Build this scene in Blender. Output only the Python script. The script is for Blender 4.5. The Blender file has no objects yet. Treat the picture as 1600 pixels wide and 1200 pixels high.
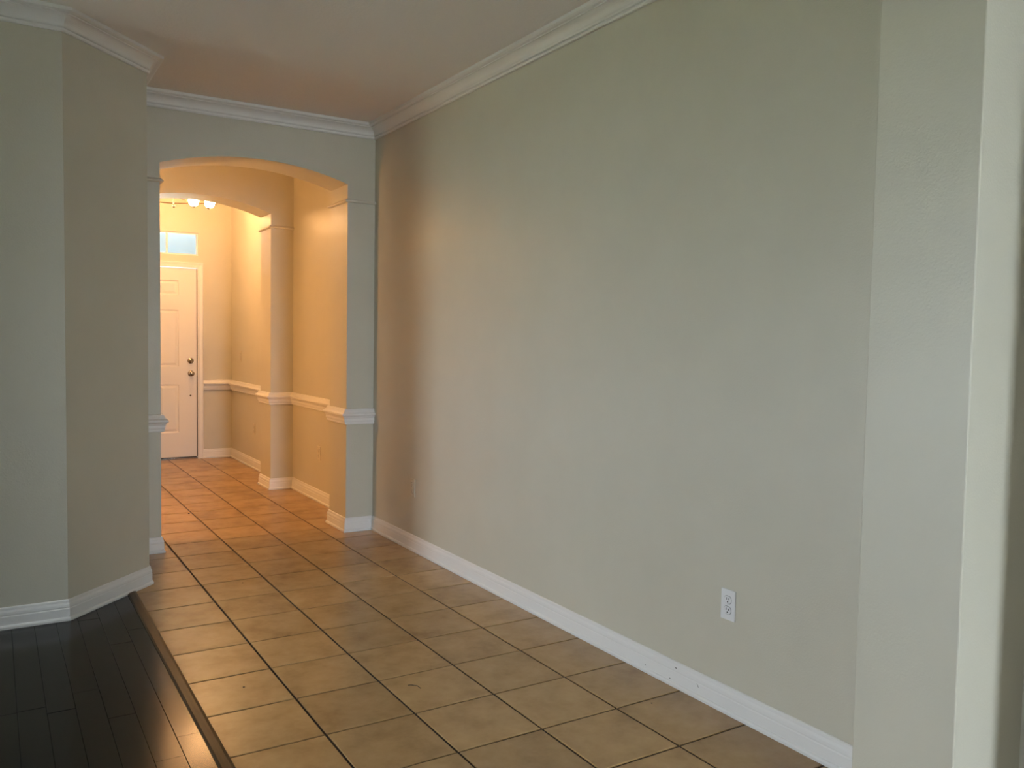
import bpy, bmesh, math, random
from mathutils import Matrix, Vector
random.seed(7)
scene = bpy.context.scene
C = scene.collection
PI = math.pi

# ------------------------------------------------------------------ camera
YAW, PITCH, ROLL = math.radians(31.910), math.radians(-2.978), math.radians(0.962)
CAM_POS = Vector((-2.340, -2.760, 1.384))
F_PX = 1311.2
fwd = Vector((math.sin(YAW) * math.cos(PITCH), math.cos(YAW) * math.cos(PITCH), math.sin(PITCH)))
rgt = Vector((math.cos(YAW), -math.sin(YAW), 0))
upv = rgt.cross(fwd)
cr, sr = math.cos(ROLL), math.sin(ROLL)
r2 = rgt * cr + upv * sr
u2 = -rgt * sr + upv * cr
cam_data = bpy.data.cameras.new('camera')
cam_data.sensor_width = 36.0
cam_data.sensor_fit = 'HORIZONTAL'
cam_data.lens = F_PX / 1600.0 * 36.0
cam_data.clip_start = 0.02
cam = bpy.data.objects.new('camera', cam_data)
C.objects.link(cam)
cam.matrix_world = Matrix(((r2.x, u2.x, -fwd.x, CAM_POS.x), (r2.y, u2.y, -fwd.y, CAM_POS.y),
                           (r2.z, u2.z, -fwd.z, CAM_POS.z), (0, 0, 0, 1)))
scene.camera = cam

# ------------------------------------------------------------------ daylight
SKY = 39.0
world = bpy.data.worlds.new('overcast_sky')
scene.world = world
world.use_nodes = True
wb = world.node_tree.nodes['Background']
wb.inputs[0].default_value = (0.87, 0.94, 1.04, 1)
wb.inputs[1].default_value = SKY

sun_data = bpy.data.lights.new('sun', 'SUN')       # high sun on the added back slab, reaching only the rear room's floor
sun_data.energy = 820.0; sun_data.angle = 0.03; sun_data.color = (1.0, 0.95, 0.90)
sun = bpy.data.objects.new('sun', sun_data); C.objects.link(sun)
sun.rotation_euler = (math.radians(36), 0, math.radians(-14))

def portal(name, loc, rot, sx, sy):            # marks a window opening for sampling the sky
    l = bpy.data.lights.new(name, 'AREA')
    l.shape = 'RECTANGLE'; l.size = sx; l.size_y = sy
    l.cycles.is_portal = True
    o = bpy.data.objects.new(name, l); C.objects.link(o)
    o.location = loc; o.rotation_euler = rot

vs = scene.view_settings
vs.view_transform = 'Standard'; vs.look = 'None'; vs.exposure = 0.07; vs.gamma = 1.0; vs.use_curve_mapping = False
LAMP_STRENGTH = 140.0
BULB_STRENGTH = 760.0
PENDANT_STRENGTH = 92.0
PENDANT_COLOR = (1.0, 0.50, 0.17)
LAMP_COLOR = (1.0, 0.53, 0.215)

# ------------------------------------------------------------------ layout (metres)
CEIL = 2.88
Y_ARCH, Y_ARCH_B = 2.883, 3.224            # front archway wall
Y_ARC2, Y_ARC2_B = 4.77, 5.10              # second archway wall
Y_DOOR = 7.05                              # wall with the front door
PIER_R, PIER_L, HALL_L = -0.203, -1.430, -1.633
SIDE = -4.6                                # far wall of the dining room left of the hall
NICHE_X, NICHE_Y = -0.05, -1.85            # corner of the added wall that shades the pilaster's rear face
CORN1, CORN2 = (-2.035, 1.750), (-1.605, 2.190)
PIL_Y0, PIL_Y1, REAR_R = -1.555, -1.253, 0.13
BACK, FAR_L = -8.0, -7.0
MID = -4.2                                 # face of the unseen wall added to shade the left wall
TILE = 0.34
TX0 = -1.3614 - TILE                       # left edge of the tiled strip
W_LEFT = (0.45, 1.55, 0.75, 2.25)           # y0 y1 z0 z1
W_FILL = (-3.9, -3.1, 1.00, 2.10)  # unseen window added to brighten the pilaster
W_DOOR = (-1.56, -0.40, 0.02, 2.80)      # x0 x1 z0 z1

portal('sky_portal', (FAR_L - 0.16, (W_LEFT[0] + W_LEFT[1]) / 2, (W_LEFT[2] + W_LEFT[3]) / 2), (0, -PI / 2, 0), W_LEFT[3] - W_LEFT[2], W_LEFT[1] - W_LEFT[0])
portal('sky_portal', (FAR_L - 0.16, (W_FILL[0] + W_FILL[1]) / 2, (W_FILL[2] + W_FILL[3]) / 2), (0, -PI / 2, 0), W_FILL[3] - W_FILL[2], W_FILL[1] - W_FILL[0])
portal('sky_portal', ((W_DOOR[0] + W_DOOR[1]) / 2, BACK - 0.16, (W_DOOR[2] + W_DOOR[3]) / 2), (-PI / 2, 0, PI), W_DOOR[1] - W_DOOR[0], W_DOOR[3] - W_DOOR[2])

# ------------------------------------------------------------------ materials
def new_mat(name):
    m = bpy.data.materials.new(name); m.use_nodes = True
    nt = m.node_tree
    return m, nt, nt.nodes['Principled BSDF']

def N(nt, t, **kw):
    n = nt.nodes.new(t)
    for k, v in kw.items():
        setattr(n, k, v)
    return n

def simple(name, col, rough=0.5, metal=0.0, bump=None, spec=0.5):
    m, nt, b = new_mat(name)
    b.inputs['Base Color'].default_value = (*col, 1)
    b.inputs['Roughness'].default_value = rough
    b.inputs['Metallic'].default_value = metal
    b.inputs['Specular IOR Level'].default_value = spec
    if bump:
        scale, strength, dist = bump
        geo = N(nt, 'ShaderNodeNewGeometry')
        no = N(nt, 'ShaderNodeTexNoise'); no.inputs['Scale'].default_value = scale; no.inputs['Detail'].default_value = 3
        bp = N(nt, 'ShaderNodeBump'); bp.inputs['Strength'].default_value = strength; bp.inputs['Distance'].default_value = dist
        nt.links.new(geo.outputs['Position'], no.inputs['Vector'])
        nt.links.new(no.outputs['Fac'], bp.inputs['Height'])
        nt.links.new(bp.outputs['Normal'], b.inputs['Normal'])
    return m

def noise_color(nt, b, stops, scale, detail=4, rough=0.6, stretch=None, rnd=False):
    geo = N(nt, 'ShaderNodeNewGeometry')
    src = geo.outputs['Position']
    if rnd:
        oi = N(nt, 'ShaderNodeObjectInfo')
        cm = N(nt, 'ShaderNodeVectorMath', operation='MULTIPLY_ADD')
        cb = N(nt, 'ShaderNodeCombineXYZ')
        for i in range(3):
            nt.links.new(oi.outputs['Random'], cb.inputs[i])
        cm.inputs[1].default_value = (37, 53, 71)
        nt.links.new(cb.outputs[0], cm.inputs[0]); nt.links.new(src, cm.inputs[2])
        src = cm.outputs[0]
    if stretch:
        mp = N(nt, 'ShaderNodeMapping'); mp.inputs['Scale'].default_value = stretch
        nt.links.new(src, mp.inputs['Vector']); src = mp.outputs[0]
    no = N(nt, 'ShaderNodeTexNoise')
    no.inputs['Scale'].default_value = scale; no.inputs['Detail'].default_value = detail; no.inputs['Roughness'].default_value = rough
    nt.links.new(src, no.inputs['Vector'])
    cr_ = N(nt, 'ShaderNodeValToRGB')
    e = cr_.color_ramp.elements
    e[0].position, e[0].color = stops[0][0], (*stops[0][1], 1)
    e[1].position, e[1].color = stops[-1][0], (*stops[-1][1], 1)
    for p_, c_ in stops[1:-1]:
        x = e.new(p_); x.color = (*c_, 1)
    nt.links.new(no.outputs['Fac'], cr_.inputs['Fac'])
    return cr_, no

M = {}
# orange-peel painted drywall
m, nt, b = new_mat('wall_paint'); M['wall'] = m
ramp, _ = noise_color(nt, b, [(0.3, (0.575, 0.548, 0.458)), (0.7, (0.600, 0.572, 0.482))], 3.0)
nt.links.new(ramp.outputs[0], b.inputs['Base Color'])
b.inputs['Roughness'].default_value = 0.38
b.inputs['Specular IOR Level'].default_value = 0.5
geo = N(nt, 'ShaderNodeNewGeometry'); no = N(nt, 'ShaderNodeTexNoise'); no.inputs['Scale'].default_value = 150; no.inputs['Detail'].default_value = 2
bp = N(nt, 'ShaderNodeBump'); bp.inputs['Strength'].default_value = 0.35; bp.inputs['Distance'].default_value = 0.002
nt.links.new(geo.outputs['Position'], no.inputs['Vector']); nt.links.new(no.outputs['Fac'], bp.inputs['Height']); nt.links.new(bp.outputs[0], b.inputs['Normal'])

M['ceiling'] = simple('ceiling_texture', (0.86, 0.83, 0.80), 0.85, bump=(70, 0.5, 0.004))
M['trim'] = simple('white_trim_paint', (0.80, 0.79, 0.78), 0.35, bump=(60, 0.12, 0.001))
M['band'] = simple('highlit_band_paint', (0.70, 0.67, 0.59), 0.4)  # wall colour lightened to paint in the highlight on the bands
M['door'] = simple('white_door_paint', (0.82, 0.80, 0.78), 0.4, bump=(90, 0.08, 0.001))
M['plate'] = simple('white_plastic', (0.78, 0.78, 0.79), 0.3)
M['plate_tan'] = simple('almond_plastic', (0.62, 0.57, 0.46), 0.4)
M['dark'] = simple('dark_slot', (0.015, 0.013, 0.012), 0.7)
M['gap_shade'] = simple('grey_gap', (0.07, 0.07, 0.075), 0.7)  # flat dark layer painting the shade in the gap round each insert
M['nickel'] = simple('satin_nickel', (0.38, 0.35, 0.32), 0.2, 1.0)
M['bronze'] = simple('brown_metal', (0.20, 0.14, 0.09), 0.35, 1.0)
M['rubber'] = simple('dark_weather_seal', (0.03, 0.022, 0.018), 0.7)
M['grout'] = simple('brown_grout', (0.034, 0.020, 0.010), 0.95, bump=(200, 0.4, 0.002))
M['crumb'] = simple('dark_crumb', (0.03, 0.02, 0.012), 0.8)
M['scuff'] = simple('grey_scuff', (0.16, 0.15, 0.15), 0.8)
M['vinyl'] = simple('white_window_frame', (0.80, 0.80, 0.80), 0.4)
M['stucco'] = simple('pale_stucco', (0.70, 0.73, 0.78), 0.9, bump=(40, 0.4, 0.005))

m, nt, b = new_mat('lawn'); M['lawn'] = m
ramp, _ = noise_color(nt, b, [(0.3, (0.13, 0.15, 0.08)), (0.7, (0.20, 0.21, 0.13))], 1.2)
nt.links.new(ramp.outputs[0], b.inputs['Base Color']); b.inputs['Roughness'].default_value = 0.95

# mottled ceramic tile
m, nt, b = new_mat('ceramic_tile'); M['tile'] = m
ramp, no = noise_color(nt, b, [(0.28, (0.305, 0.183, 0.080)), (0.50, (0.395, 0.244, 0.108)), (0.72, (0.455, 0.290, 0.134))], 6.0, 4, 0.65, rnd=True)
oi = N(nt, 'ShaderNodeObjectInfo')
mr = N(nt, 'ShaderNodeMapRange'); mr.inputs['To Min'].default_value = 0.90; mr.inputs['To Max'].default_value = 1.08
hs = N(nt, 'ShaderNodeHueSaturation')
nt.links.new(oi.outputs['Random'], mr.inputs['Value']); nt.links.new(mr.outputs[0], hs.inputs['Value'])
nt.links.new(ramp.outputs[0], hs.inputs['Color']); nt.links.new(hs.outputs[0], b.inputs['Base Color'])
b.inputs['Roughness'].default_value = 0.27

# espresso hardwood
def wood(name, c0, c1, rough):
    m, nt, b = new_mat(name)
    ramp, no = noise_color(nt, b, [(0.3, c0), (0.7, c1)], 9.0, 6, 0.65, stretch=(9, 0.7, 9), rnd=True)
    nt.links.new(ramp.outputs[0], b.inputs['Base Color'])
    b.inputs['Roughness'].default_value = rough
    b.inputs['Specular IOR Level'].default_value = 0.19
    bp = N(nt, 'ShaderNodeBump'); bp.inputs['Strength'].default_value = 0.05; bp.inputs['Distance'].default_value = 0.001
    nt.links.new(no.outputs['Fac'], bp.inputs['Height']); nt.links.new(bp.outputs[0], b.inputs['Normal'])
    return m
M['wood'] = wood('espresso_hardwood', (0.0045, 0.0034, 0.0022), (0.009, 0.0065, 0.004), 0.17)
M['strip'] = wood('brown_wood_strip', (0.045, 0.026, 0.012), (0.075, 0.045, 0.020), 0.40)

# clear window glass: mostly straight-through, a little mirror
m = bpy.data.materials.new('clear_glass'); m.use_nodes = True; nt = m.node_tree; nt.nodes.clear(); M['glass'] = m
out = N(nt, 'ShaderNodeOutputMaterial'); mix = N(nt, 'ShaderNodeMixShader'); tr = N(nt, 'ShaderNodeBsdfTransparent'); gl = N(nt, 'ShaderNodeBsdfGlossy'); fr = N(nt, 'ShaderNodeFresnel')
gl.inputs['Roughness'].default_value = 0.02; tr.inputs[0].default_value = (0.93, 0.96, 0.96, 1); fr.inputs[0].default_value = 1.45
nt.links.new(fr.outputs[0], mix.inputs[0]); nt.links.new(tr.outputs[0], mix.inputs[1]); nt.links.new(gl.outputs[0], mix.inputs[2]); nt.links.new(mix.outputs[0], out.inputs[0])

# lit opal glass shade
m, nt, b = new_mat('lit_opal_glass'); M['opal'] = m
b.inputs['Base Color'].default_value = (0.9, 0.88, 0.84, 1)
b.inputs['Emission Color'].default_value = (*LAMP_COLOR, 1)
b.inputs['Emission Strength'].default_value = LAMP_STRENGTH

# ------------------------------------------------------------------ mesh helpers
def link_mesh(name, verts, faces, mat, parent=None, smooth=False):
    me = bpy.data.meshes.new(name)
    me.from_pydata([tuple(v) for v in verts], [], faces)
    bm = bmesh.new(); bm.from_mesh(me)
    bmesh.ops.recalc_face_normals(bm, faces=bm.faces)
    bm.to_mesh(me); bm.free()
    me.materials.append(mat)
    if smooth:
        me.polygons.foreach_set('use_smooth', [True] * len(me.polygons))
    o = bpy.data.objects.new(name, me); C.objects.link(o)
    if parent: o.parent = parent
    return o

def obj_bm(name, bm, mat, parent=None, smooth=False):
    bmesh.ops.recalc_face_normals(bm, faces=bm.faces)
    me = bpy.data.meshes.new(name); bm.to_mesh(me); bm.free()
    me.materials.append(mat)
    if smooth:
        me.polygons.foreach_set('use_smooth', [True] * len(me.polygons))
    o = bpy.data.objects.new(name, me); C.objects.link(o)
    if parent: o.parent = parent
    return o

def tag(o, label=None, cat=None, group=None, kind=None):
    if label: o['label'] = label
    if cat: o['category'] = cat
    if group: o['group'] = group
    if kind: o['kind'] = kind
    return o

def empty(name, loc, rot=(0, 0, 0)):
    o = bpy.data.objects.new(name, None); C.objects.link(o)
    o.empty_display_size = 0.05
    o.location = loc; o.rotation_euler = rot
    return o

def struct(o, label, cat):
    return tag(o, label, cat, kind='structure')

def add_box(bm, x0, x1, y0, y1, z0, z1, bevel=0.0):
    r = bmesh.ops.create_cube(bm, size=1.0)
    vs_ = r['verts']
    for v in vs_:
        v.co = Vector(((x0 + x1) / 2 + v.co.x * (x1 - x0), (y0 + y1) / 2 + v.co.y * (y1 - y0), (z0 + z1) / 2 + v.co.z * (z1 - z0)))
    if bevel:
        es = list({e for v in vs_ for e in v.link_edges})
        bmesh.ops.bevel(bm, geom=es, offset=bevel, segments=2, affect='EDGES', profile=0.5)

def box(name, x0, x1, y0, y1, z0, z1, mat, parent=None, bevel=0.0):
    bm = bmesh.new(); add_box(bm, x0, x1, y0, y1, z0, z1, bevel)
    return obj_bm(name, bm, mat, parent)

def prism(name, poly, z0, z1, mat, parent=None):
    n = len(poly)
    v = [(x, y, z0) for x, y in poly] + [(x, y, z1) for x, y in poly]
    f = [list(range(n)), list(range(n, 2 * n))] + [[i, (i + 1) % n, n + (i + 1) % n, n + i] for i in range(n)]
    return link_mesh(name, v, f, mat, parent)

def lathe(bm, prof, seg=24, mtx=None):
    """prof: (radius, z) pairs about local z"""
    rings = []
    for r, z in prof:
        if r < 1e-6:
            rings.append([bm.verts.new((0, 0, z))])
        else:
            rings.append([bm.verts.new((r * math.cos(2 * PI * k / seg), r * math.sin(2 * PI * k / seg), z)) for k in range(seg)])
    for a, b_ in zip(rings, rings[1:]):
        for k in range(seg):
            k2 = (k + 1) % seg
            if len(a) == 1 and len(b_) == 1: continue
            if len(a) == 1: bm.faces.new((a[0], b_[k], b_[k2]))
            elif len(b_) == 1: bm.faces.new((a[k], b_[0], a[k2]))
            else: bm.faces.new((a[k], b_[k], b_[k2], a[k2]))
    if mtx is not None:
        bmesh.ops.transform(bm, matrix=mtx, verts=[v for r in rings for v in r])

def tube(bm, pts, r, seg=8):
    rings = []
    pts = [Vector(p) for p in pts]
    for i, p in enumerate(pts):
        d = (pts[min(i + 1, len(pts) - 1)] - pts[max(i - 1, 0)]).normalized()
        a = d.cross(Vector((0, 0, 1)))
        if a.length < 1e-3: a = d.cross(Vector((1, 0, 0)))
        a.normalize(); b_ = d.cross(a)
        rings.append([bm.verts.new(p + r * (math.cos(2 * PI * k / seg) * a + math.sin(2 * PI * k / seg) * b_)) for k in range(seg)])
    for a, b_ in zip(rings, rings[1:]):
        for k in range(seg):
            bm.faces.new((a[k], a[(k + 1) % seg], b_[(k + 1) % seg], b_[k]))
    bm.faces.new(rings[0]); bm.faces.new(rings[-1])

def sweep(path, profile, side, groups, mat, parent=None):
    """Run a moulding profile [(out, z)] along a floor-plan path; side +1 = room on the left of travel.
    groups: [(name, first_segment, last_segment)] -> one mesh per group, mitres shared."""
    P = [Vector((x, y)) for x, y in path]
    nrm = []
    for a, b_ in zip(P, P[1:]):
        d = (b_ - a).normalized(); nrm.append(Vector((-d.y, d.x)) * side)
    mit = []
    for i in range(len(P)):
        if i == 0: mit.append(nrm[0])
        elif i == len(P) - 1: mit.append(nrm[-1])
        else: mit.append((nrm[i - 1] + nrm[i]) / (1 + nrm[i - 1].dot(nrm[i])))
    k = len(profile)
    res = []
    for name, s0, s1 in groups:
        v, f = [], []
        for i in range(s0, s1 + 2):
            for o_, z in profile:
                q = P[i] + mit[i] * o_
                v.append((q.x, q.y, z))
        n = s1 + 2 - s0
        for i in range(n - 1):
            for j in range(k):
                f.append((i * k + j, i * k + (j + 1) % k, (i + 1) * k + (j + 1) % k, (i + 1) * k + j))
        f.append(list(range(k))); f.append(list(range((n - 1) * k, n * k)))
        res.append(link_mesh(name, v, f, mat, parent))
    return res

def wall_with_openings(name, axis, c0, c1, a0, a1, z0, z1, holes, mat):
    """wall slab between c0 and c1 on 'axis' (thickness), spanning a0..a1, rectangular holes (a,b,za,zb)"""
    As = sorted({a0, a1} | {h[0] for h in holes} | {h[1] for h in holes})
    Zs = sorted({z0, z1} | {h[2] for h in holes} | {h[3] for h in holes})
    solid = {}
    for i in range(len(As) - 1):
        for j in range(len(Zs) - 1):
            ca, cz = (As[i] + As[i + 1]) / 2, (Zs[j] + Zs[j + 1]) / 2
            solid[i, j] = not any(h[0] < ca < h[1] and h[2] < cz < h[3] for h in holes)
    verts, idx, faces = [], {}, []
    def V(c, a, z):
        key = (round(c, 5), round(a, 5), round(z, 5))
        if key not in idx:
            idx[key] = len(verts); verts.append((c, a, z) if axis == 'x' else (a, c, z))
        return idx[key]
    for (i, j), s in solid.items():
        if not s: continue
        A0, A1, Z0, Z1 = As[i], As[i + 1], Zs[j], Zs[j + 1]
        for c in (c0, c1):
            faces.append((V(c, A0, Z0), V(c, A1, Z0), V(c, A1, Z1), V(c, A0, Z1)))
        for di, dj, q in ((-1, 0, ((A0, Z0), (A0, Z1))), (1, 0, ((A1, Z0), (A1, Z1))), (0, -1, ((A0, Z0), (A1, Z0))), (0, 1, ((A0, Z1), (A1, Z1)))):
            if not solid.get((i + di, j + dj), False):
                (p, q1), (r, s1) = q
                faces.append((V(c0, p, q1), V(c0, r, s1), V(c1, r, s1), V(c1, p, q1)))
    return link_mesh(name, verts, faces, mat)

def arch_wall(name, y0, y1, xa, xl, xr, xb, spring, apex, top, mat, n=28):
    """wall slab with a segmental-arch opening from xl to xr"""
    w, h = (xr - xl) / 2, apex - spring
    R = (w * w + h * h) / (2 * h); cx, cz = (xl + xr) / 2, apex - R
    arc = []
    t0 = math.asin(w / R)
    for i in range(n + 1):
        t = -t0 + 2 * t0 * i / n
        arc.append((cx + R * math.sin(t), cz + R * math.cos(t)))
    arc[0] = (xl, spring); arc[-1] = (xr, spring)
    front = []
    v, f = [], []
    def quad(p):
        base = len(v)
        for y in (y0, y1):
            v.extend([(x, y, z) for x, z in p])
        f.append((base, base + 1, base + 2, base + 3)); f.append((base + 4, base + 5, base + 6, base + 7))
    quad([(xa, 0), (xl, 0), (xl, spring), (xa, spring)])
    quad([(xr, 0), (xb, 0), (xb, spring), (xr, spring)])
    quad([(xa, spring), (xl, spring), (xl, top), (xa, top)])
    quad([(xr, spring), (xb, spring), (xb, top), (xr, top)])
    for (p, q) in zip(arc, arc[1:]):
        quad([p, q, (q[0], top), (p[0], top)])
    outline = [(xl, 0)] + arc + [(xr, 0)]
    for (p, q) in zip(outline, outline[1:]):
        b_ = len(v); v.extend([(p[0], y0, p[1]), (q[0], y0, q[1]), (q[0], y1, q[1]), (p[0], y1, p[1])]); f.append((b_, b_ + 1, b_ + 2, b_ + 3))
    for x in (xa, xb):
        b_ = len(v); v.extend([(x, y0, 0), (x, y1, 0), (x, y1, top), (x, y0, top)]); f.append((b_, b_ + 1, b_ + 2, b_ + 3))
    for z, (p, q) in ((top, (xa, xb)),):
        b_ = len(v); v.extend([(p, y0, z), (q, y0, z), (q, y1, z), (p, y1, z)]); f.append((b_, b_ + 1, b_ + 2, b_ + 3))
    o = link_mesh(name, v, f, mat)
    bm = bmesh.new(); bm.from_mesh(o.data)
    bmesh.ops.remove_doubles(bm, verts=bm.verts, dist=1e-5)
    bmesh.ops.recalc_face_normals(bm, faces=bm.faces)
    bm.to_mesh(o.data); bm.free()
    return o

# ------------------------------------------------------------------ floors
struct(box('floor_rear', FAR_L, 0.30, BACK, -3.74, -0.06, 0.0, M['tile']), 'tan tile floor of the rear room', 'floor')
struct(box('floor_dining', SIDE, TX0, Y_ARCH, Y_ARC2_B, -0.06, -0.0042, M['grout']), 'tan tile floor of the dining room off the hall', 'floor')
fl = struct(box('floor', TX0 + 0.001, 0.30, -3.74, Y_DOOR + 0.12, -0.06, -0.0042, M['grout']), 'tan ceramic tile floor running along the right wall to the entry', 'floor')
G = 0.0090                                   # joint width
def tile_mesh(w, d):
    h, c = 0.010, 0.0018
    x0, x1, y0, y1 = -w / 2, w / 2, -d / 2, d / 2
    v = [(x0, y0, -h), (x1, y0, -h), (x1, y1, -h), (x0, y1, -h), (x0, y0, -c), (x1, y0, -c), (x1, y1, -c), (x0, y1, -c),
         (x0 + c, y0 + c, 0), (x1 - c, y0 + c, 0), (x1 - c, y1 - c, 0), (x0 + c, y1 - c, 0)]
    f = [(8, 9, 10, 11)]
    for a in range(4):
        b_ = (a + 1) % 4
        f += [(a, b_, 4 + b_, 4 + a), (4 + a, 4 + b_, 8 + b_, 8 + a)]
    me = bpy.data.meshes.new('tile'); me.from_pydata(v, [], f); me.materials.append(M['tile'])
    return me
full = tile_mesh(TILE - G, TILE - G)
last_d = Y_DOOR - 20 * TILE
cut_end = tile_mesh(TILE - G, last_d - G)
for j in range(-11, 21):
    for i in range(6):
        if i == 5 and j > -5: continue                     # past the right wall
        if i == 5 and j > -6: continue
        x = TX0 + (i + 0.5) * TILE
        me, y = (full, (j + 0.5) * TILE) if j < 20 else (cut_end, 20 * TILE + last_d / 2)
        if i == 5: continue
        t = bpy.data.objects.new('tile', me); C.objects.link(t); t.parent = fl
        t.location = (x, y, 0)
        t.rotation_euler = (random.gauss(0, 0.0016), random.gauss(0, 0.0016), 0)

dn = bpy.data.objects['floor_dining']
for j in range(9, 14):
    for i in range(-8, 0):
        t = bpy.data.objects.new('tile', full); C.objects.link(t); t.parent = dn
        t.location = (TX0 + (i + 0.5) * TILE, (j + 0.5) * TILE, 0)
        t.rotation_euler = (random.gauss(0, 0.0016), random.gauss(0, 0.0016), 0)

wf = struct(box('floor_hardwood', FAR_L, TX0, -3.74, 2.25, -0.06, -0.0025, M['wood']), 'dark espresso hardwood floor left of the tile', 'floor')
PW = 0.092
for k in range(17):
    x1 = -1.720 - PW * k; x0 = x1 - PW
    y = 2.20 if k < 4 else 1.80
    cuts = [0.234 + 1.22 * s for s in (-3, -2, -1, 0, 1)] if k == 0 else None
    if cuts is None:
        off = random.uniform(0, 1.2); cuts = [-3.7 + off + 1.2 * s for s in range(0, 6)]
    ys = [-3.74] + [c for c in cuts if -3.6 < c < y - 0.15] + [y]
    for a, b_ in zip(ys, ys[1:]):
        me = None
        d, w, c, h = b_ - a - 0.0012, PW - 0.0012, 0.0009, 0.012
        X0, X1, Y0, Y1 = -w / 2, w / 2, -d / 2, d / 2
        v = [(X0, Y0, -h), (X1, Y0, -h), (X1, Y1, -h), (X0, Y1, -h), (X0, Y0, -c), (X1, Y0, -c), (X1, Y1, -c), (X0, Y1, -c),
             (X0 + c, Y0 + c, 0), (X1 - c, Y0 + c, 0), (X1 - c, Y1 - c, 0), (X0 + c, Y1 - c, 0)]
        f = [(8, 9, 10, 11)]
        for q in range(4):
            q2 = (q + 1) % 4
            f += [(q, q2, 4 + q2, 4 + q), (4 + q, 4 + q2, 8 + q2, 8 + q)]
        pl = link_mesh('plank', v, f, M['wood'], wf)
        pl.location = ((x0 + x1) / 2, (a + b_) / 2, 0.0)
        pl.rotation_euler = (random.gauss(0, 0.0012), random.gauss(0, 0.0010), 0)

# transition strip between hardwood and tile, mitred to the angled wall
def line45(x, off):                           # y of the angled wall's face at x, offset into the room
    t = (x - CORN1[0]) / (CORN2[0] - CORN1[0])
    return CORN1[1] + t * (CORN2[1] - CORN1[1]) - off * 1.43
sx0, sx1 = -1.735, -1.688
ys = -3.74
rows = []
prof = [(sx0, 0.0), (sx0 + 0.001, 0.006), (sx0 + 0.006, 0.0095), (sx1 - 0.014, 0.0095), (sx1 - 0.004, 0.006), (sx1, 0.0005)]
v = [(x, ys, z) for x, z in prof] + [(x, line45(x, 0.020), z) for x, z in prof]
k = len(prof)
f = [(i, i + 1, k + i + 1, k + i) for i in range(k - 1)] + [list(range(k)), list(range(k, 2 * k)), (0, k - 1, 2 * k - 1, k)]
struct(link_mesh('trim_1', v, f, M['strip']), 'brown wooden transition strip between dark planks and tile', 'floor strip')

# ------------------------------------------------------------------ walls and ceiling
struct(box('ceiling', FAR_L - 0.2, 0.5, BACK - 0.2, Y_DOOR + 0.2, CEIL, CEIL + 0.12, M['ceiling']), 'textured off-white ceiling above the rooms', 'ceiling')
struct(box('wall_right', 0.0, 0.15, PIL_Y1, Y_DOOR + 0.15, 0, CEIL, M['wall']), 'long bare beige wall with two outlets', 'wall')
struct(box('wall_pilaster', PIER_R, REAR_R + 0.1, PIL_Y0, PIL_Y1, 0, CEIL, M['wall'], bevel=0.004), 'beige pilaster standing out from the end of the long wall', 'wall')
struct(box('wall_niche', REAR_R, REAR_R + 0.17, NICHE_Y, PIL_Y0, 0, CEIL, M['wall']), 'narrow beige wall at the back of the gap beside the pilaster', 'wall')
struct(box('wall_rear_block', NICHE_X, REAR_R + 0.17, BACK, NICHE_Y, 0, CEIL, M['wall']), 'added unseen beige wall shading the rear face of the pilaster', 'wall')  # added block, shades the inner part of the pilaster's rear face
struct(wall_with_openings('wall_far_left', 'x', FAR_L - 0.17, FAR_L, BACK, 1.9, 0, CEIL, [W_LEFT, W_FILL], M['wall']), 'beige wall with a wide window', 'wall')
struct(wall_with_openings('wall_back', 'y', BACK - 0.17, BACK, FAR_L - 0.17, REAR_R + 0.17, 0, CEIL, [W_DOOR], M['wall']), 'beige wall with a glass door at the far end of the rear passage', 'wall')
struct(box('wall_shade_block', FAR_L, -1.24, MID - 0.2, MID, 0, CEIL, M['wall']), 'added unseen beige wall behind the camera, keeping back daylight off the left wall', 'wall')  # added light blocker between the glass door and the left wall
struct(prism('wall_left', [(FAR_L - 0.17, CORN1[1]), CORN1, CORN2, (CORN2[0], Y_ARCH), (FAR_L - 0.17, Y_ARCH)], 0, CEIL, M['wall']), 'beige wall with an angled corner beside the hardwood floor', 'wall')
struct(arch_wall('wall_archway', Y_ARCH, Y_ARCH_B, SIDE, PIER_L, PIER_R, 0.0, 2.452, 2.549, CEIL, M['wall']), 'beige wall with the nearer arched opening, under white crown moulding', 'wall')
struct(arch_wall('wall_entry_archway', Y_ARC2, Y_ARC2_B, SIDE, PIER_L, PIER_R, 0.0, 2.472, 2.580, CEIL, M['wall']), 'beige wall with the arched opening to the lamplit entry', 'wall')
struct(box('wall_dining', SIDE - 0.15, SIDE, Y_ARCH, Y_ARC2_B, 0, CEIL, M['wall']), 'beige far wall of the dining room off the hall', 'wall')
struct(box('wall_entry_left', HALL_L - 0.15, HALL_L, Y_ARC2_B, Y_DOOR, 0, CEIL, M['wall']), 'beige wall on the left of the entry', 'wall')
DX0, DX1, DZ = -1.290, -0.379, 2.118             # front door leaf
TRX0, TRX1, TRZ0, TRZ1 = -1.312, -0.359, 2.262, 2.510
struct(wall_with_openings('wall_front', 'y', Y_DOOR, Y_DOOR + 0.15, HALL_L - 0.15, 0.15, 0, CEIL,
                          [(DX0 - 0.012, DX1 + 0.012, 0, DZ + 0.012), (TRX0, TRX1, TRZ0, TRZ1)], M['wall']), 'beige wall around the white front door and transom', 'wall')

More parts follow.
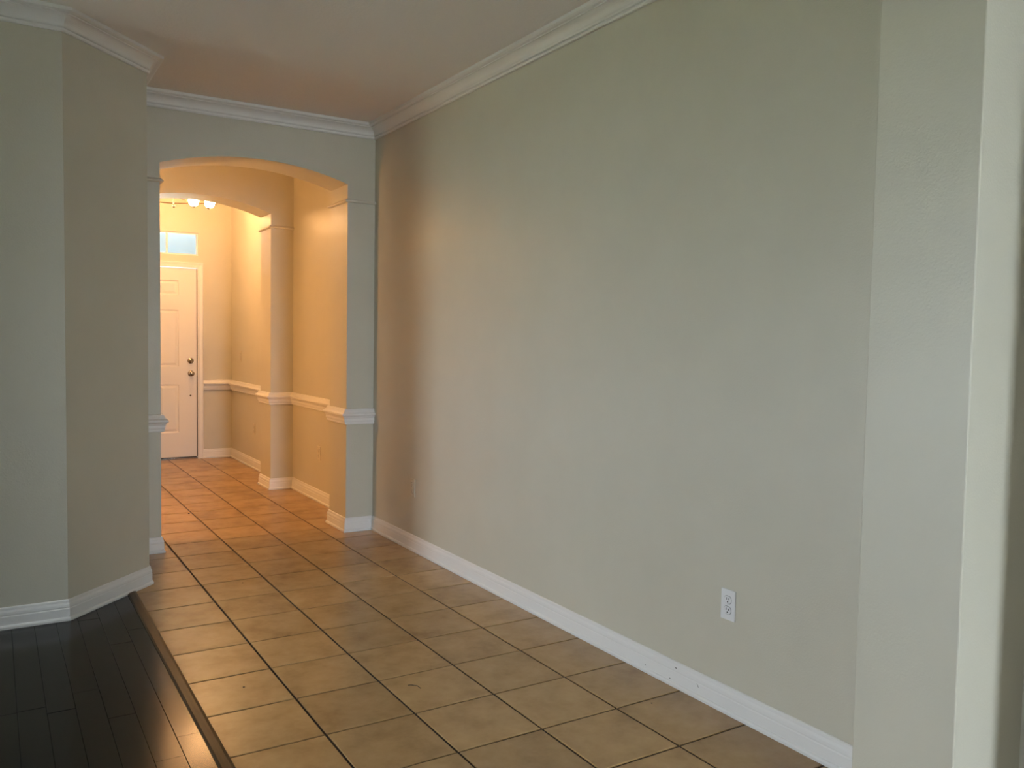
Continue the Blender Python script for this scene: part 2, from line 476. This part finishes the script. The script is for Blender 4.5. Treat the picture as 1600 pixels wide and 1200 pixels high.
# ------------------------------------------------------------------ mouldings
BASE = [(0, 0), (0.021, 0), (0.022, 0.010), (0.019, 0.017), (0.0145, 0.019), (0.0145, 0.058), (0.0125, 0.062), (0.0135, 0.068), (0.0125, 0.078), (0.0085, 0.087), (0.0075, 0.097), (0.004, 0.101), (0, 0.101)]
RAIL = [(0, 0.769), (0.013, 0.769), (0.017, 0.775), (0.017, 0.787), (0.021, 0.790), (0.023, 0.800), (0.023, 0.812), (0.027, 0.817), (0.030, 0.826), (0.038, 0.831), (0.043, 0.836), (0.043, 0.845), (0.036, 0.850), (0.028, 0.853), (0.023, 0.860), (0.019, 0.870), (0.014, 0.878), (0, 0.879)]
STRAP = [(0, 2.328), (0.014, 2.329), (0.022, 2.333), (0.022, 2.339), (0.012, 2.349), (0.006, 2.353), (0, 2.354)]
STRAP2 = [(o_, z + 0.017) for o_, z in STRAP]
CROWN = [(0, 2.784), (0.013, 2.784), (0.016, 2.790), (0.014, 2.798), (0.006, 2.800), (0.006, 2.803), (0.014, 2.806), (0.017, 2.811)]
for i in range(1, 9):
    t = i / 8 * PI / 2
    CROWN.append((0.017 + 0.043 * (1 - math.cos(t)), 2.811 + 0.041 * math.sin(t)))
CROWN += [(0.060, 2.857), (0.074, 2.859), (0.082, 2.863), (0.082, CEIL - 0.0006), (0, CEIL - 0.0006)]

pathR = [(REAR_R, NICHE_Y), (REAR_R, PIL_Y0), (PIER_R, PIL_Y0), (PIER_R, PIL_Y1), (0, PIL_Y1), (0, Y_ARCH), (PIER_R, Y_ARCH), (PIER_R, Y_ARCH_B), (0, Y_ARCH_B),
         (0, Y_ARC2), (PIER_R, Y_ARC2), (PIER_R, Y_ARC2_B), (0, Y_ARC2_B), (0, Y_DOOR), (-0.312, Y_DOOR)]
bl = sweep(pathR, BASE, 1, [('baseboard_rear_right', 0, 0), ('baseboard_pilaster', 1, 3), ('baseboard_right', 4, 4), ('baseboard_archway_pier', 5, 7), ('baseboard_hall_right', 8, 8),
                            ('baseboard_entry_pier', 9, 11), ('baseboard_entry_right', 12, 13)], M['trim'])
for o, l in zip(bl, ['white baseboard in the gap beside the pilaster', 'white baseboard around the pilaster', 'long white baseboard with scuffs under the bare beige wall', 'white baseboard around the right pier of the nearer arch',
                     'white baseboard under the hall wall between the arches', 'white baseboard around the right pier of the entry arch', 'white baseboard in the entry beside the front door']):
    struct(o, l, 'baseboard')
base_right = bl[2]
pathL = [(FAR_L, CORN1[1]), CORN1, CORN2, (CORN2[0], Y_ARCH), (PIER_L, Y_ARCH), (PIER_L, Y_ARCH_B), (SIDE, Y_ARCH_B), (SIDE, Y_ARC2), (PIER_L, Y_ARC2), (PIER_L, Y_ARC2_B),
         (HALL_L, Y_ARC2_B), (HALL_L, Y_DOOR), (-1.357, Y_DOOR)]
bl = sweep(pathL, BASE, -1, [('baseboard_left', 0, 2), ('baseboard_archway_left', 3, 5), ('baseboard_hall_left', 6, 6), ('baseboard_entry_left', 7, 11)], M['trim'])
for o, l in zip(bl, ['white grooved baseboard bending round the angled beige wall', 'white baseboard around the left pier of the nearer arch', 'white baseboard on the far dining room wall', 'white baseboard on the left of the entry']):
    struct(o, l, 'baseboard')

rl = sweep(pathR[5:], RAIL, 1, [('trim_2', 0, 2), ('trim_3', 3, 3), ('trim_4', 4, 6), ('trim_5', 7, 8)], M['trim'])
for o, l in zip(rl, ['white chair rail wrapping the right pier of the nearer arch', 'white chair rail on the hall wall between the arches', 'white chair rail wrapping the right pier of the entry arch', 'white chair rail in the entry corner beside the front door']):
    struct(o, l, 'chair rail')
rl = sweep(pathL[3:], RAIL, -1, [('trim_6', 0, 2), ('trim_7', 3, 3), ('trim_8', 4, 8)], M['trim'])
for o, l in zip(rl, ['white chair rail wrapping the left pier of the nearer arch', 'white chair rail on the far dining room wall', 'white chair rail on the left of the entry']):
    struct(o, l, 'chair rail')
for i, (pth, pr, sd, l) in enumerate([(pathR[5:9], STRAP, 1, 'thin beige moulding band high on the right pier of the nearer arch'), (pathL[3:7], STRAP, -1, 'thin beige moulding band high on the left pier of the nearer arch'),
                                      (pathR[9:13], STRAP2, 1, 'thin beige moulding band high on the right pier of the entry arch'), (pathL[7:11], STRAP2, -1, 'thin beige moulding band high on the left pier of the entry arch')]):
    struct(sweep(pth, pr, sd, [('trim_%d' % (9 + i), 0, 2)], M['band'])[0], l, 'moulding')
crownpath = [(FAR_L, CORN1[1]), CORN1, CORN2, (CORN2[0], Y_ARCH), (0, Y_ARCH), (0, PIL_Y1)]
cl = sweep(crownpath, CROWN, -1, [('trim_13', 0, 0), ('trim_14', 1, 2), ('trim_15', 3, 3), ('trim_16', 4, 4)], M['trim'])
for o, l in zip(cl, ['white crown moulding on the left wall before its angled corner', 'white crown moulding on the angled left wall', 'white crown moulding above the nearer arch', 'white crown moulding along the top of the long bare wall']):
    struct(o, l, 'crown moulding')

# scuffs on the long baseboard
for (y, z, sy, sz, rx) in [(-0.125, 0.030, 0.007, 0.004, 0), (-0.309, 0.0795, 0.011, 0.006, 0.2), (-0.274, 0.026, 0.011, 0.004, 0), (-0.432, 0.052, 0.018, 0.003, 0.9)]:
    bm = bmesh.new()
    bmesh.ops.create_icosphere(bm, subdivisions=1, radius=0.5)
    for vtx in bm.verts:
        vtx.co = Vector((vtx.co.x * 0.002, vtx.co.y * sy, vtx.co.z * sz)) * random.uniform(0.8, 1.2)
    o = obj_bm('paint_chip', bm, M['scuff'], base_right)
    o.location = (-0.0148, y, z); o.rotation_euler = (rx, 0, 0)

# ------------------------------------------------------------------ front door, casing, transom
def door_leaf():
    y0, y1 = Y_DOOR + 0.012, Y_DOOR + 0.054
    panels = []
    mid = (DX0 + DX1) / 2
    for a, b_ in ((DX0 + 0.186, mid - 0.055), (mid + 0.055, DX1 - 0.186)):
        for z0, z1 in ((0.300, 0.836), (1.031, 1.658), (1.820, 1.981)):
            panels.append((a, b_, z0, z1))
    xs = sorted({DX0, DX1} | {p[0] for p in panels} | {p[1] for p in panels})
    zs = sorted({0.026, DZ} | {p[2] for p in panels} | {p[3] for p in panels})
    v, f = [], []
    def q(*pts):
        b_ = len(v); v.extend(pts); f.append(tuple(range(b_, b_ + len(pts))))
    for i in range(len(xs) - 1):
        for j in range(len(zs) - 1):
            a, b_, c, d = xs[i], xs[i + 1], zs[j], zs[j + 1]
            if any(abs(a - p[0]) < 1e-6 and abs(c - p[2]) < 1e-6 for p in panels): continue
            q((a, y0, c), (b_, y0, c), (b_, y0, d), (a, y0, d))
    q((DX0, y1, 0.026), (DX1, y1, 0.026), (DX1, y1, DZ), (DX0, y1, DZ))
    q((DX0, y0, 0.026), (DX0, y1, 0.026), (DX0, y1, DZ), (DX0, y0, DZ)); q((DX1, y0, 0.026), (DX1, y1, 0.026), (DX1, y1, DZ), (DX1, y0, DZ))
    q((DX0, y0, 0.026), (DX1, y0, 0.026), (DX1, y1, 0.026), (DX0, y1, 0.026)); q((DX0, y0, DZ), (DX1, y0, DZ), (DX1, y1, DZ), (DX0, y1, DZ))
    o = link_mesh('door_1', v, f, M['door'])
    bm = bmesh.new(); bm.from_mesh(o.data); bmesh.ops.remove_doubles(bm, verts=bm.verts, dist=1e-5); bmesh.ops.recalc_face_normals(bm, faces=bm.faces); bm.to_mesh(o.data); bm.free()
    for a, b_, c, d in panels:                          # moulded raised panel in each opening
        steps = [(0, 0), (0.010, 0.009), (0.018, 0.009), (0.040, 0.002)]
        vv, ff = [], []
        for ins, dep in steps:
            vv += [(a + ins, y0 + dep, c + ins), (b_ - ins, y0 + dep, c + ins), (b_ - ins, y0 + dep, d - ins), (a + ins, y0 + dep, d - ins)]
        for s in range(len(steps) - 1):
            for e in range(4):
                ff.append((4 * s + e, 4 * s + (e + 1) % 4, 4 * s + 4 + (e + 1) % 4, 4 * s + 4 + e))
        s = 4 * (len(steps) - 1); ff.append((s, s + 1, s + 2, s + 3))
        link_mesh('door_panel', vv, ff, M['door'], o)
    return o
door = struct(door_leaf(), 'white six-panel front door with two nickel knobs', 'door')
face = Y_DOOR + 0.012
def out_mtx(x, z, y=face):                        # local +z points to the room (-y)
    return Matrix.Translation((x, y, z)) @ Matrix.Rotation(PI / 2, 4, 'X')
bm = bmesh.new(); lathe(bm, [(0, 0), (0.033, 0), (0.033, 0.006), (0.028, 0.012), (0.020, 0.013), (0.018, 0.020), (0, 0.021)], 24, out_mtx(-0.444, 1.098))
db = tag(obj_bm('deadbolt', bm, M['nickel'], door, True), 'round nickel deadbolt plate with thumb turn')
box('thumb_turn', -0.447, -0.441, face - 0.036, face - 0.018, 1.086, 1.110, M['nickel'], db, 0.001)
bm = bmesh.new(); lathe(bm, [(0, 0), (0.034, 0), (0.034, 0.004), (0.026, 0.010), (0.013, 0.014), (0.011, 0.030), (0.018, 0.036), (0.027, 0.046), (0.029, 0.056), (0.024, 0.066), (0.012, 0.071), (0, 0.072)], 24, out_mtx(-0.441, 0.956))
tag(obj_bm('door_knob', bm, M['nickel'], door, True), 'round nickel door knob')
bm = bmesh.new(); lathe(bm, [(0, 0), (0.010, 0), (0.009, 0.004), (0.004, 0.006), (0.003, 0.012), (0, 0.012)], 12, out_mtx(-0.445, 0.710))
tag(obj_bm('security_stud', bm, M['bronze'], door, True), 'small dark stud below the knob')
box('sweep_seal', DX0, DX1, face + 0.004, face + 0.040, 0.016, 0.026, M['rubber'], door)
box('edge_seal', DX1 + 0.001, DX1 + 0.011, face + 0.012, face + 0.034, 0.020, DZ, M['rubber'], door)
box('strike_plate', DX1 + 0.004, DX1 + 0.0115, face + 0.0005, face + 0.012, 0.930, 0.985, M['bronze'], door)

def casing(name, x0, x1, ztop, w, y, mat, zbot=0.0):
    """mitred casing frame round a door: two legs and a head in one mesh, moulded profile"""
    pr = [(0, 0), (0, 0.010), (0.010, 0.013), (0.020, 0.010), (0.040, 0.013), (w - 0.008, 0.017), (w, 0.014), (w, 0)]
    pts = [(x0, zbot, -1, 0), (x0, ztop, -1, 1), (x1, ztop, 1, 1), (x1, zbot, 1, 0)]
    v, f = [], []
    for x, z, dx, dz in pts:
        for o_, t in pr:
            v.append((x + dx * o_, y - t, z + dz * o_))
    k = len(pr)
    for i in range(3):
        for j in range(k):
            f.append((i * k + j, i * k + (j + 1) % k, (i + 1) * k + (j + 1) % k, (i + 1) * k + j))
    f += [list(range(k)), list(range(3 * k, 4 * k))]
    return link_mesh(name, v, f, mat)
struct(casing('trim_17', DX0 - 0.006, DX1 + 0.006, DZ + 0.006, 0.061, Y_DOOR, M['trim']), 'white moulded casing around the front door', 'door casing')
th = struct(prism('trim_18', [(DX0 - 0.011, Y_DOOR - 0.006), (DX1 + 0.011, Y_DOOR - 0.006), (DX1 + 0.011, Y_DOOR + 0.149), (DX0 - 0.011, Y_DOOR + 0.149)], 0.0, 0.015, M['nickel']), 'metal threshold under the front door', 'threshold')

def window(name, axis, c0, c1, a0, a1, z0, z1, fw, nx, label, ny=1, bar=0.018):
    """frame with bars; each pane its own child"""
    root = None
    bm = bmesh.new()
    def bx(A0, A1, Z0, Z1, C0=c0, C1=c1):
        if axis == 'y': add_box(bm, A0, A1, C0, C1, Z0, Z1)
        else: add_box(bm, C0, C1, A0, A1, Z0, Z1)
    bx(a0, a1, z0, z0 + fw); bx(a0, a1, z1 - fw, z1); bx(a0, a0 + fw, z0 + fw, z1 - fw); bx(a1 - fw, a1, z0 + fw, z1 - fw)
    root = struct(obj_bm(name, bm, M['vinyl']), label, 'window')
    ia0, ia1, iz0, iz1 = a0 + fw, a1 - fw, z0 + fw, z1 - fw
    cm = (c0 + c1) / 2
    da, dz = (ia1 - ia0) / nx, (iz1 - iz0) / ny
    for i in range(1, nx):
        p = ia0 + da * i
        args = (p - bar / 2, p + bar / 2, cm - 0.012, cm + 0.012) if axis == 'y' else (cm - 0.012, cm + 0.012, p - bar / 2, p + bar / 2)
        box('glazing_bar', *args, iz0, iz1, M['vinyl'], root)
    for i in range(nx):
        for j in range(ny):
            A0, A1 = ia0 + da * i + (bar / 2 if i else 0), ia0 + da * (i + 1) - (bar / 2 if i < nx - 1 else 0)
            Z0, Z1 = iz0 + dz * j, iz0 + dz * (j + 1)
            if axis == 'y': box('pane', A0, A1, cm - 0.003, cm + 0.003, Z0, Z1, M['glass'], root)
            else: box('pane', cm - 0.003, cm + 0.003, A0, A1, Z0, Z1, M['glass'], root)
    return root
window('window_1', 'y', Y_DOOR + 0.020, Y_DOOR + 0.075, TRX0, TRX1, TRZ0, TRZ1, 0.016, 3, 'white framed transom window of three panes above the front door')
window('window_2', 'x', FAR_L - 0.15, FAR_L - 0.09, W_LEFT[0], W_LEFT[1], W_LEFT[2], W_LEFT[3], 0.04, 2, 'white framed window in the hardwood room')
window('window_fill', 'x', FAR_L - 0.15, FAR_L - 0.09, W_FILL[0], W_FILL[1], W_FILL[2], W_FILL[3], 0.04, 1, 'small added white framed window behind the view, brightening the pilaster')
window('window_3', 'y', BACK - 0.15, BACK - 0.09, W_DOOR[0], W_DOOR[1], W_DOOR[2], W_DOOR[3], 0.05, 1, 'white framed glass door in the back wall')

# outside: lawn and covered porch beyond the front door
struct(box('ground', -40, 40, -40, 45, -0.30, -0.10, M['lawn']), 'green lawn outside', 'ground')
struct(box('bounce_slab', FAR_L - 5.0, 6.0, BACK - 12.0, BACK - 0.171, -0.12, -0.03, M['stucco']), 'added pale slab bouncing daylight in through the glass door', 'bounce_slab')  # unseen pale slabs added to bounce daylight onto the ceiling
struct(box('side_bounce_slab', FAR_L - 5.0, FAR_L - 0.171, BACK - 0.171, 3.0, -0.12, -0.03, M['stucco']), 'added pale slab bouncing daylight up through the left windows', 'bounce_slab')
struct(box('porch_ceiling', -2.6, 1.0, Y_DOOR + 0.151, Y_DOOR + 8.5, 2.66, 2.76, simple('blue_grey_porch_paint', (0.50, 0.56, 0.68), 0.9)), 'pale porch ceiling outside the transom', 'porch ceiling')
struct(box('porch_shade_left', -2.75, -2.6, Y_DOOR + 0.151, Y_DOOR + 8.5, -0.1, 2.76, M['stucco']), 'added pale stucco wall darkening the porch from the left', 'porch wall')  # side walls added to cut daylight on the porch ceiling
struct(box('porch_shade_right', 1.0, 1.15, Y_DOOR + 0.151, Y_DOOR + 8.5, -0.1, 2.76, M['stucco']), 'added pale stucco wall darkening the porch from the right', 'porch wall')
struct(box('porch_slab', -2.6, 1.0, Y_DOOR + 0.151, Y_DOOR + 8.5, -0.12, -0.02, M['grout']), 'dark porch floor outside the front door', 'porch floor')

# ------------------------------------------------------------------ outlets and switch
def plate(parent, mat, w=0.070, h=0.115):
    bm = bmesh.new(); add_box(bm, -w / 2, w / 2, -h / 2, h / 2, 0, 0.0055)
    es = [e for e in bm.edges if all(v.co.z > 0.005 for v in e.verts)]
    bmesh.ops.bevel(bm, geom=es, offset=0.0022, segments=2, affect='EDGES', profile=0.5)
    return obj_bm('face_plate', bm, mat, parent)

def disc_bm(rx, ry, z0, z1, clip=None, seg=28):
    bm = bmesh.new()
    pts = []
    for k in range(seg):
        x, y = rx * math.cos(2 * PI * k / seg), ry * math.sin(2 * PI * k / seg)
        if clip: y = max(-clip, min(clip, y))
        pts.append((x, y))
    a = [bm.verts.new((x, y, z0)) for x, y in pts]; b_ = [bm.verts.new((x, y, z1)) for x, y in pts]
    bm.faces.new(a); bm.faces.new(b_)
    for k in range(seg): bm.faces.new((a[k], a[(k + 1) % seg], b_[(k + 1) % seg], b_[k]))
    return bm

def screw(parent, y, mat):
    bm = disc_bm(0.0032, 0.0032, 0.0055, 0.0068, seg=12)
    o = obj_bm('screw', bm, mat, parent); o.location.y = y
    return o

def duplex(name, mat):
    root = empty(name, (0, 0, 0))
    plate(root, mat)
    for s in (-1, 1):
        rim = obj_bm('receptacle_gap', disc_bm(0.0182, 0.0182, 0.0054, 0.0058, 0.0152), M['gap_shade'], root); rim.location.y = s * 0.0197
        rc = obj_bm('receptacle', disc_bm(0.0168, 0.0168, 0.0054, 0.0072, 0.0138), mat, root); rc.location.y = s * 0.0197
        for nm, x, y, w, h in (('slot', -0.0063, 0.0038, 0.0030, 0.0092), ('slot', 0.0063, 0.0038, 0.0030, 0.0078), ('ground_hole', 0, -0.0076, 0.0060, 0.0060)):
            if nm == 'slot': box(nm, x - w / 2, x + w / 2, y - h / 2, y + h / 2, 0.0072, 0.0075, M['dark'], rc)
            else:
                g = obj_bm(nm, disc_bm(w / 2, h / 2, 0.0072, 0.0075, seg=14), M['dark'], rc); g.location = (x, y, 0)
    screw(root, 0.0, mat)
    return root

def decora(name, mat, kind):
    root = empty(name, (0, 0, 0))
    plate(root, mat)
    box('insert_gap', -0.0178, 0.0178, -0.0346, 0.0346, 0.0054, 0.0058, M['gap_shade'], root)
    bm = bmesh.new()
    if kind == 'switch':
        v0 = [(-0.0165, -0.033, 0.0055), (0.0165, -0.033, 0.0055), (0.0165, 0.033, 0.0055), (-0.0165, 0.033, 0.0055),
              (-0.0165, -0.033, 0.0068), (0.0165, -0.033, 0.0068), (0.0165, 0.0, 0.0085), (-0.0165, 0.0, 0.0085), (0.0165, 0.033, 0.0115), (-0.0165, 0.033, 0.0115)]
        f0 = [(0, 1, 2, 3), (4, 5, 6, 7), (7, 6, 8, 9), (0, 1, 5, 4), (3, 2, 8, 9), (0, 4, 7, 9, 3), (1, 5, 6, 8, 2)]
        bm.free(); link_mesh('rocker', v0, f0, mat, root)
    else:
        add_box(bm, -0.0165, 0.0165, -0.033, 0.033, 0.0055, 0.0076, 0.001)
        ins = obj_bm('receptacle', bm, mat, root)
        for s in (-1, 1):
            for x, h in ((-0.0063, 0.008), (0.0063, 0.0066)):
                box('slot', x - 0.0011, x + 0.0011, s * 0.019 + 0.003 - h / 2, s * 0.019 + 0.003 + h / 2, 0.0076, 0.0079, M['dark'], ins)
            g = obj_bm('ground_hole', disc_bm(0.0025, 0.0025, 0.0076, 0.0079, seg=12), M['dark'], ins); g.location.y = s * 0.019 - 0.007
    for y in (-0.048, 0.048): screw(root, y, mat)
    return root

def on_right(o, y, z, x=0.0):                      # local z -> -x, local y -> up
    o.matrix_world = Matrix(((0, 0, -1, x), (-1, 0, 0, y), (0, 1, 0, z), (0, 0, 0, 1)))
o = duplex('wall_outlet', M['plate']); on_right(o, -0.566, 0.408)
tag(o, 'white duplex wall outlet low on the long bare wall near the pilaster', 'outlet')
o = decora('wall_outlet', M['plate_tan'], 'outlet'); on_right(o, 2.205, 0.410)
tag(o, 'beige wall outlet low on the long bare wall near the arch', 'outlet')
o = decora('wall_outlet', M['plate_tan'], 'outlet'); on_right(o, 4.045, 0.410)
tag(o, 'beige wall outlet below the chair rail in the hall between the arches', 'outlet')
o = decora('wall_outlet', M['plate_tan'], 'outlet'); on_right(o, 6.075, 0.410)
tag(o, 'beige wall outlet below the chair rail in the entry past the second arch', 'outlet')
o = decora('light_switch', M['plate_tan'], 'switch'); on_right(o, 6.640, 1.160)
tag(o, 'beige rocker light switch above the chair rail near the front door', 'light switch')

# ------------------------------------------------------------------ entry ceiling lamp
LX, LY = -0.800, 6.00
lamp = tag(empty('ceiling_lamp', (LX, LY, CEIL)), 'warm lit ceiling lamp with a wavy metal bar and white glass shades in the entry', 'ceiling lamp')
bm = bmesh.new(); lathe(bm, [(0, 0), (0.070, 0), (0.070, -0.010), (0.060, -0.022), (0.014, -0.028), (0, -0.028)], 28)
obj_bm('canopy', bm, M['bronze'], lamp, True)
bm = bmesh.new(); tube(bm, [(0, 0, -0.026), (0, 0, -0.205)], 0.006)
obj_bm('stem', bm, M['bronze'], lamp)
bm = bmesh.new(); tube(bm, [(-0.40 + 0.8 * i / 40, 0.05 * math.sin(i / 40 * 2 * PI), -0.205 + 0.012 * math.cos(i / 40 * 2 * PI)) for i in range(41)], 0.006)
obj_bm('bar', bm, M['bronze'], lamp, True)
bm = bmesh.new(); tube(bm, [(-0.18 + 0.36 * i / 20, 0, -0.160 - 0.045 * (abs(i - 10) / 10) ** 2) for i in range(21)], 0.004)
obj_bm('bow', bm, M['bronze'], lamp, True)
bm = bmesh.new(); lathe(bm, [(0, -0.200), (0.010, -0.204), (0.006, -0.222), (0.006, -0.236), (0.015, -0.242), (0.015, -0.252), (0.006, -0.262), (0, -0.266)], 16)
obj_bm('finial', bm, M['nickel'], lamp, True)
m, nt, b = new_mat('lit_bulb'); M['bulb'] = m
b.inputs['Emission Color'].default_value = (*LAMP_COLOR, 1)
b.inputs['Emission Strength'].default_value = BULB_STRENGTH
for sx, tilt in ((-0.36, -0.30), (-0.175, 0.0), (0.175, 0.0), (0.335, 0.22)):
    yy = 0.05 * math.sin((sx + 0.40) / 0.8 * 2 * PI)
    mt = Matrix.Translation((sx, yy, -0.168)) @ Matrix.Rotation(tilt, 4, 'Y') @ Matrix.Diagonal((0.86, 0.86, 0.86, 1))
    bm = bmesh.new(); lathe(bm, [(0, -0.092), (0.012, -0.092), (0.016, -0.082), (0.018, -0.074), (0, -0.072)], 16, mt)
    obj_bm('socket', bm, M['nickel'], lamp, True)
    bm = bmesh.new(); lathe(bm, [(0, -0.080), (0.026, -0.076), (0.044, -0.062), (0.054, -0.040), (0.057, -0.016), (0.057, 0.0), (0.051, 0.0), (0.048, -0.020), (0.038, -0.045), (0.020, -0.056), (0, -0.058)], 28, mt)
    sh = tag(obj_bm('glass_shade', bm, M['opal'], lamp, True), 'glowing white glass bowl shade')
    bm = bmesh.new(); lathe(bm, [(0, -0.058), (0.012, -0.054), (0.015, -0.040), (0.027, -0.022), (0.030, -0.006), (0.025, 0.010), (0.013, 0.019), (0, 0.021)], 20, mt)
    obj_bm('bulb', bm, M['bulb'], sh, True)

# dining room pendant, left of the hall
m, nt, b = new_mat('lit_pendant_glass'); M['pendant'] = m
b.inputs['Base Color'].default_value = (0.9, 0.88, 0.84, 1)
b.inputs['Emission Color'].default_value = (*PENDANT_COLOR, 1)
b.inputs['Emission Strength'].default_value = PENDANT_STRENGTH
pend = tag(empty('pendant_lamp', (-2.45, 3.6, CEIL)), 'warm lit globe pendant lamp hanging in the dining room off the hall', 'pendant lamp')
bm = bmesh.new(); lathe(bm, [(0, 0), (0.06, 0), (0.06, -0.012), (0.02, -0.03), (0, -0.03)], 24)
obj_bm('canopy', bm, M['bronze'], pend, True)
bm = bmesh.new(); tube(bm, [(0, 0, -0.028), (0, 0, -1.06)], 0.006)
obj_bm('stem', bm, M['bronze'], pend)
bm = bmesh.new(); lathe(bm, [(0, -1.04), (0.04, -1.04), (0.05, -1.085), (0, -1.085)], 20)
obj_bm('socket', bm, M['bronze'], pend, True)
bm = bmesh.new(); lathe(bm, [(0, -1.085)] + [(0.15 * math.sin(PI * i / 16), -1.23 + 0.15 * math.cos(PI * i / 16)) for i in range(1, 16)] + [(0, -1.38)], 28)
obj_bm('glass_globe', bm, M['pendant'], pend, True)

# ------------------------------------------------------------------ crumbs on the tiles
for (x, y, s, l) in [(-1.154, 1.965, 0.007, 'dark crumb on a tile in front of the nearer arch'), (-1.507, 0.539, 0.008, 'dark crumb on a tile beside the brown floor strip'),
                     (-0.199, -0.375, 0.006, 'dark crumb on a tile below the white outlet'), (-1.048, 4.014, 0.014, 'dark crumb at a tile joint in the hall between the arches')]:
    bm = bmesh.new(); bmesh.ops.create_icosphere(bm, subdivisions=2, radius=s / 2)
    for vtx in bm.verts:
        vtx.co *= random.uniform(0.75, 1.2); vtx.co.z *= 0.5
    zmin = min(v_.co.z for v_ in bm.verts)
    o = obj_bm('crumb', bm, M['crumb']); o.location = (x, y, -zmin)
    tag(o, l, 'crumb')
bm = bmesh.new(); tube(bm, [(-0.030 + 0.06 * i / 12, 0.010 * math.sin(i / 12 * PI * 1.2), 0.0016 + 0.001 * math.sin(i)) for i in range(13)], 0.0014, 6)
o = obj_bm('thread', bm, M['crumb']); o.location = (-0.921, 0.213, 0.0); o.rotation_euler = (0, 0, -0.9)
tag(o, 'short curled brown thread lying on a floor tile', 'thread')
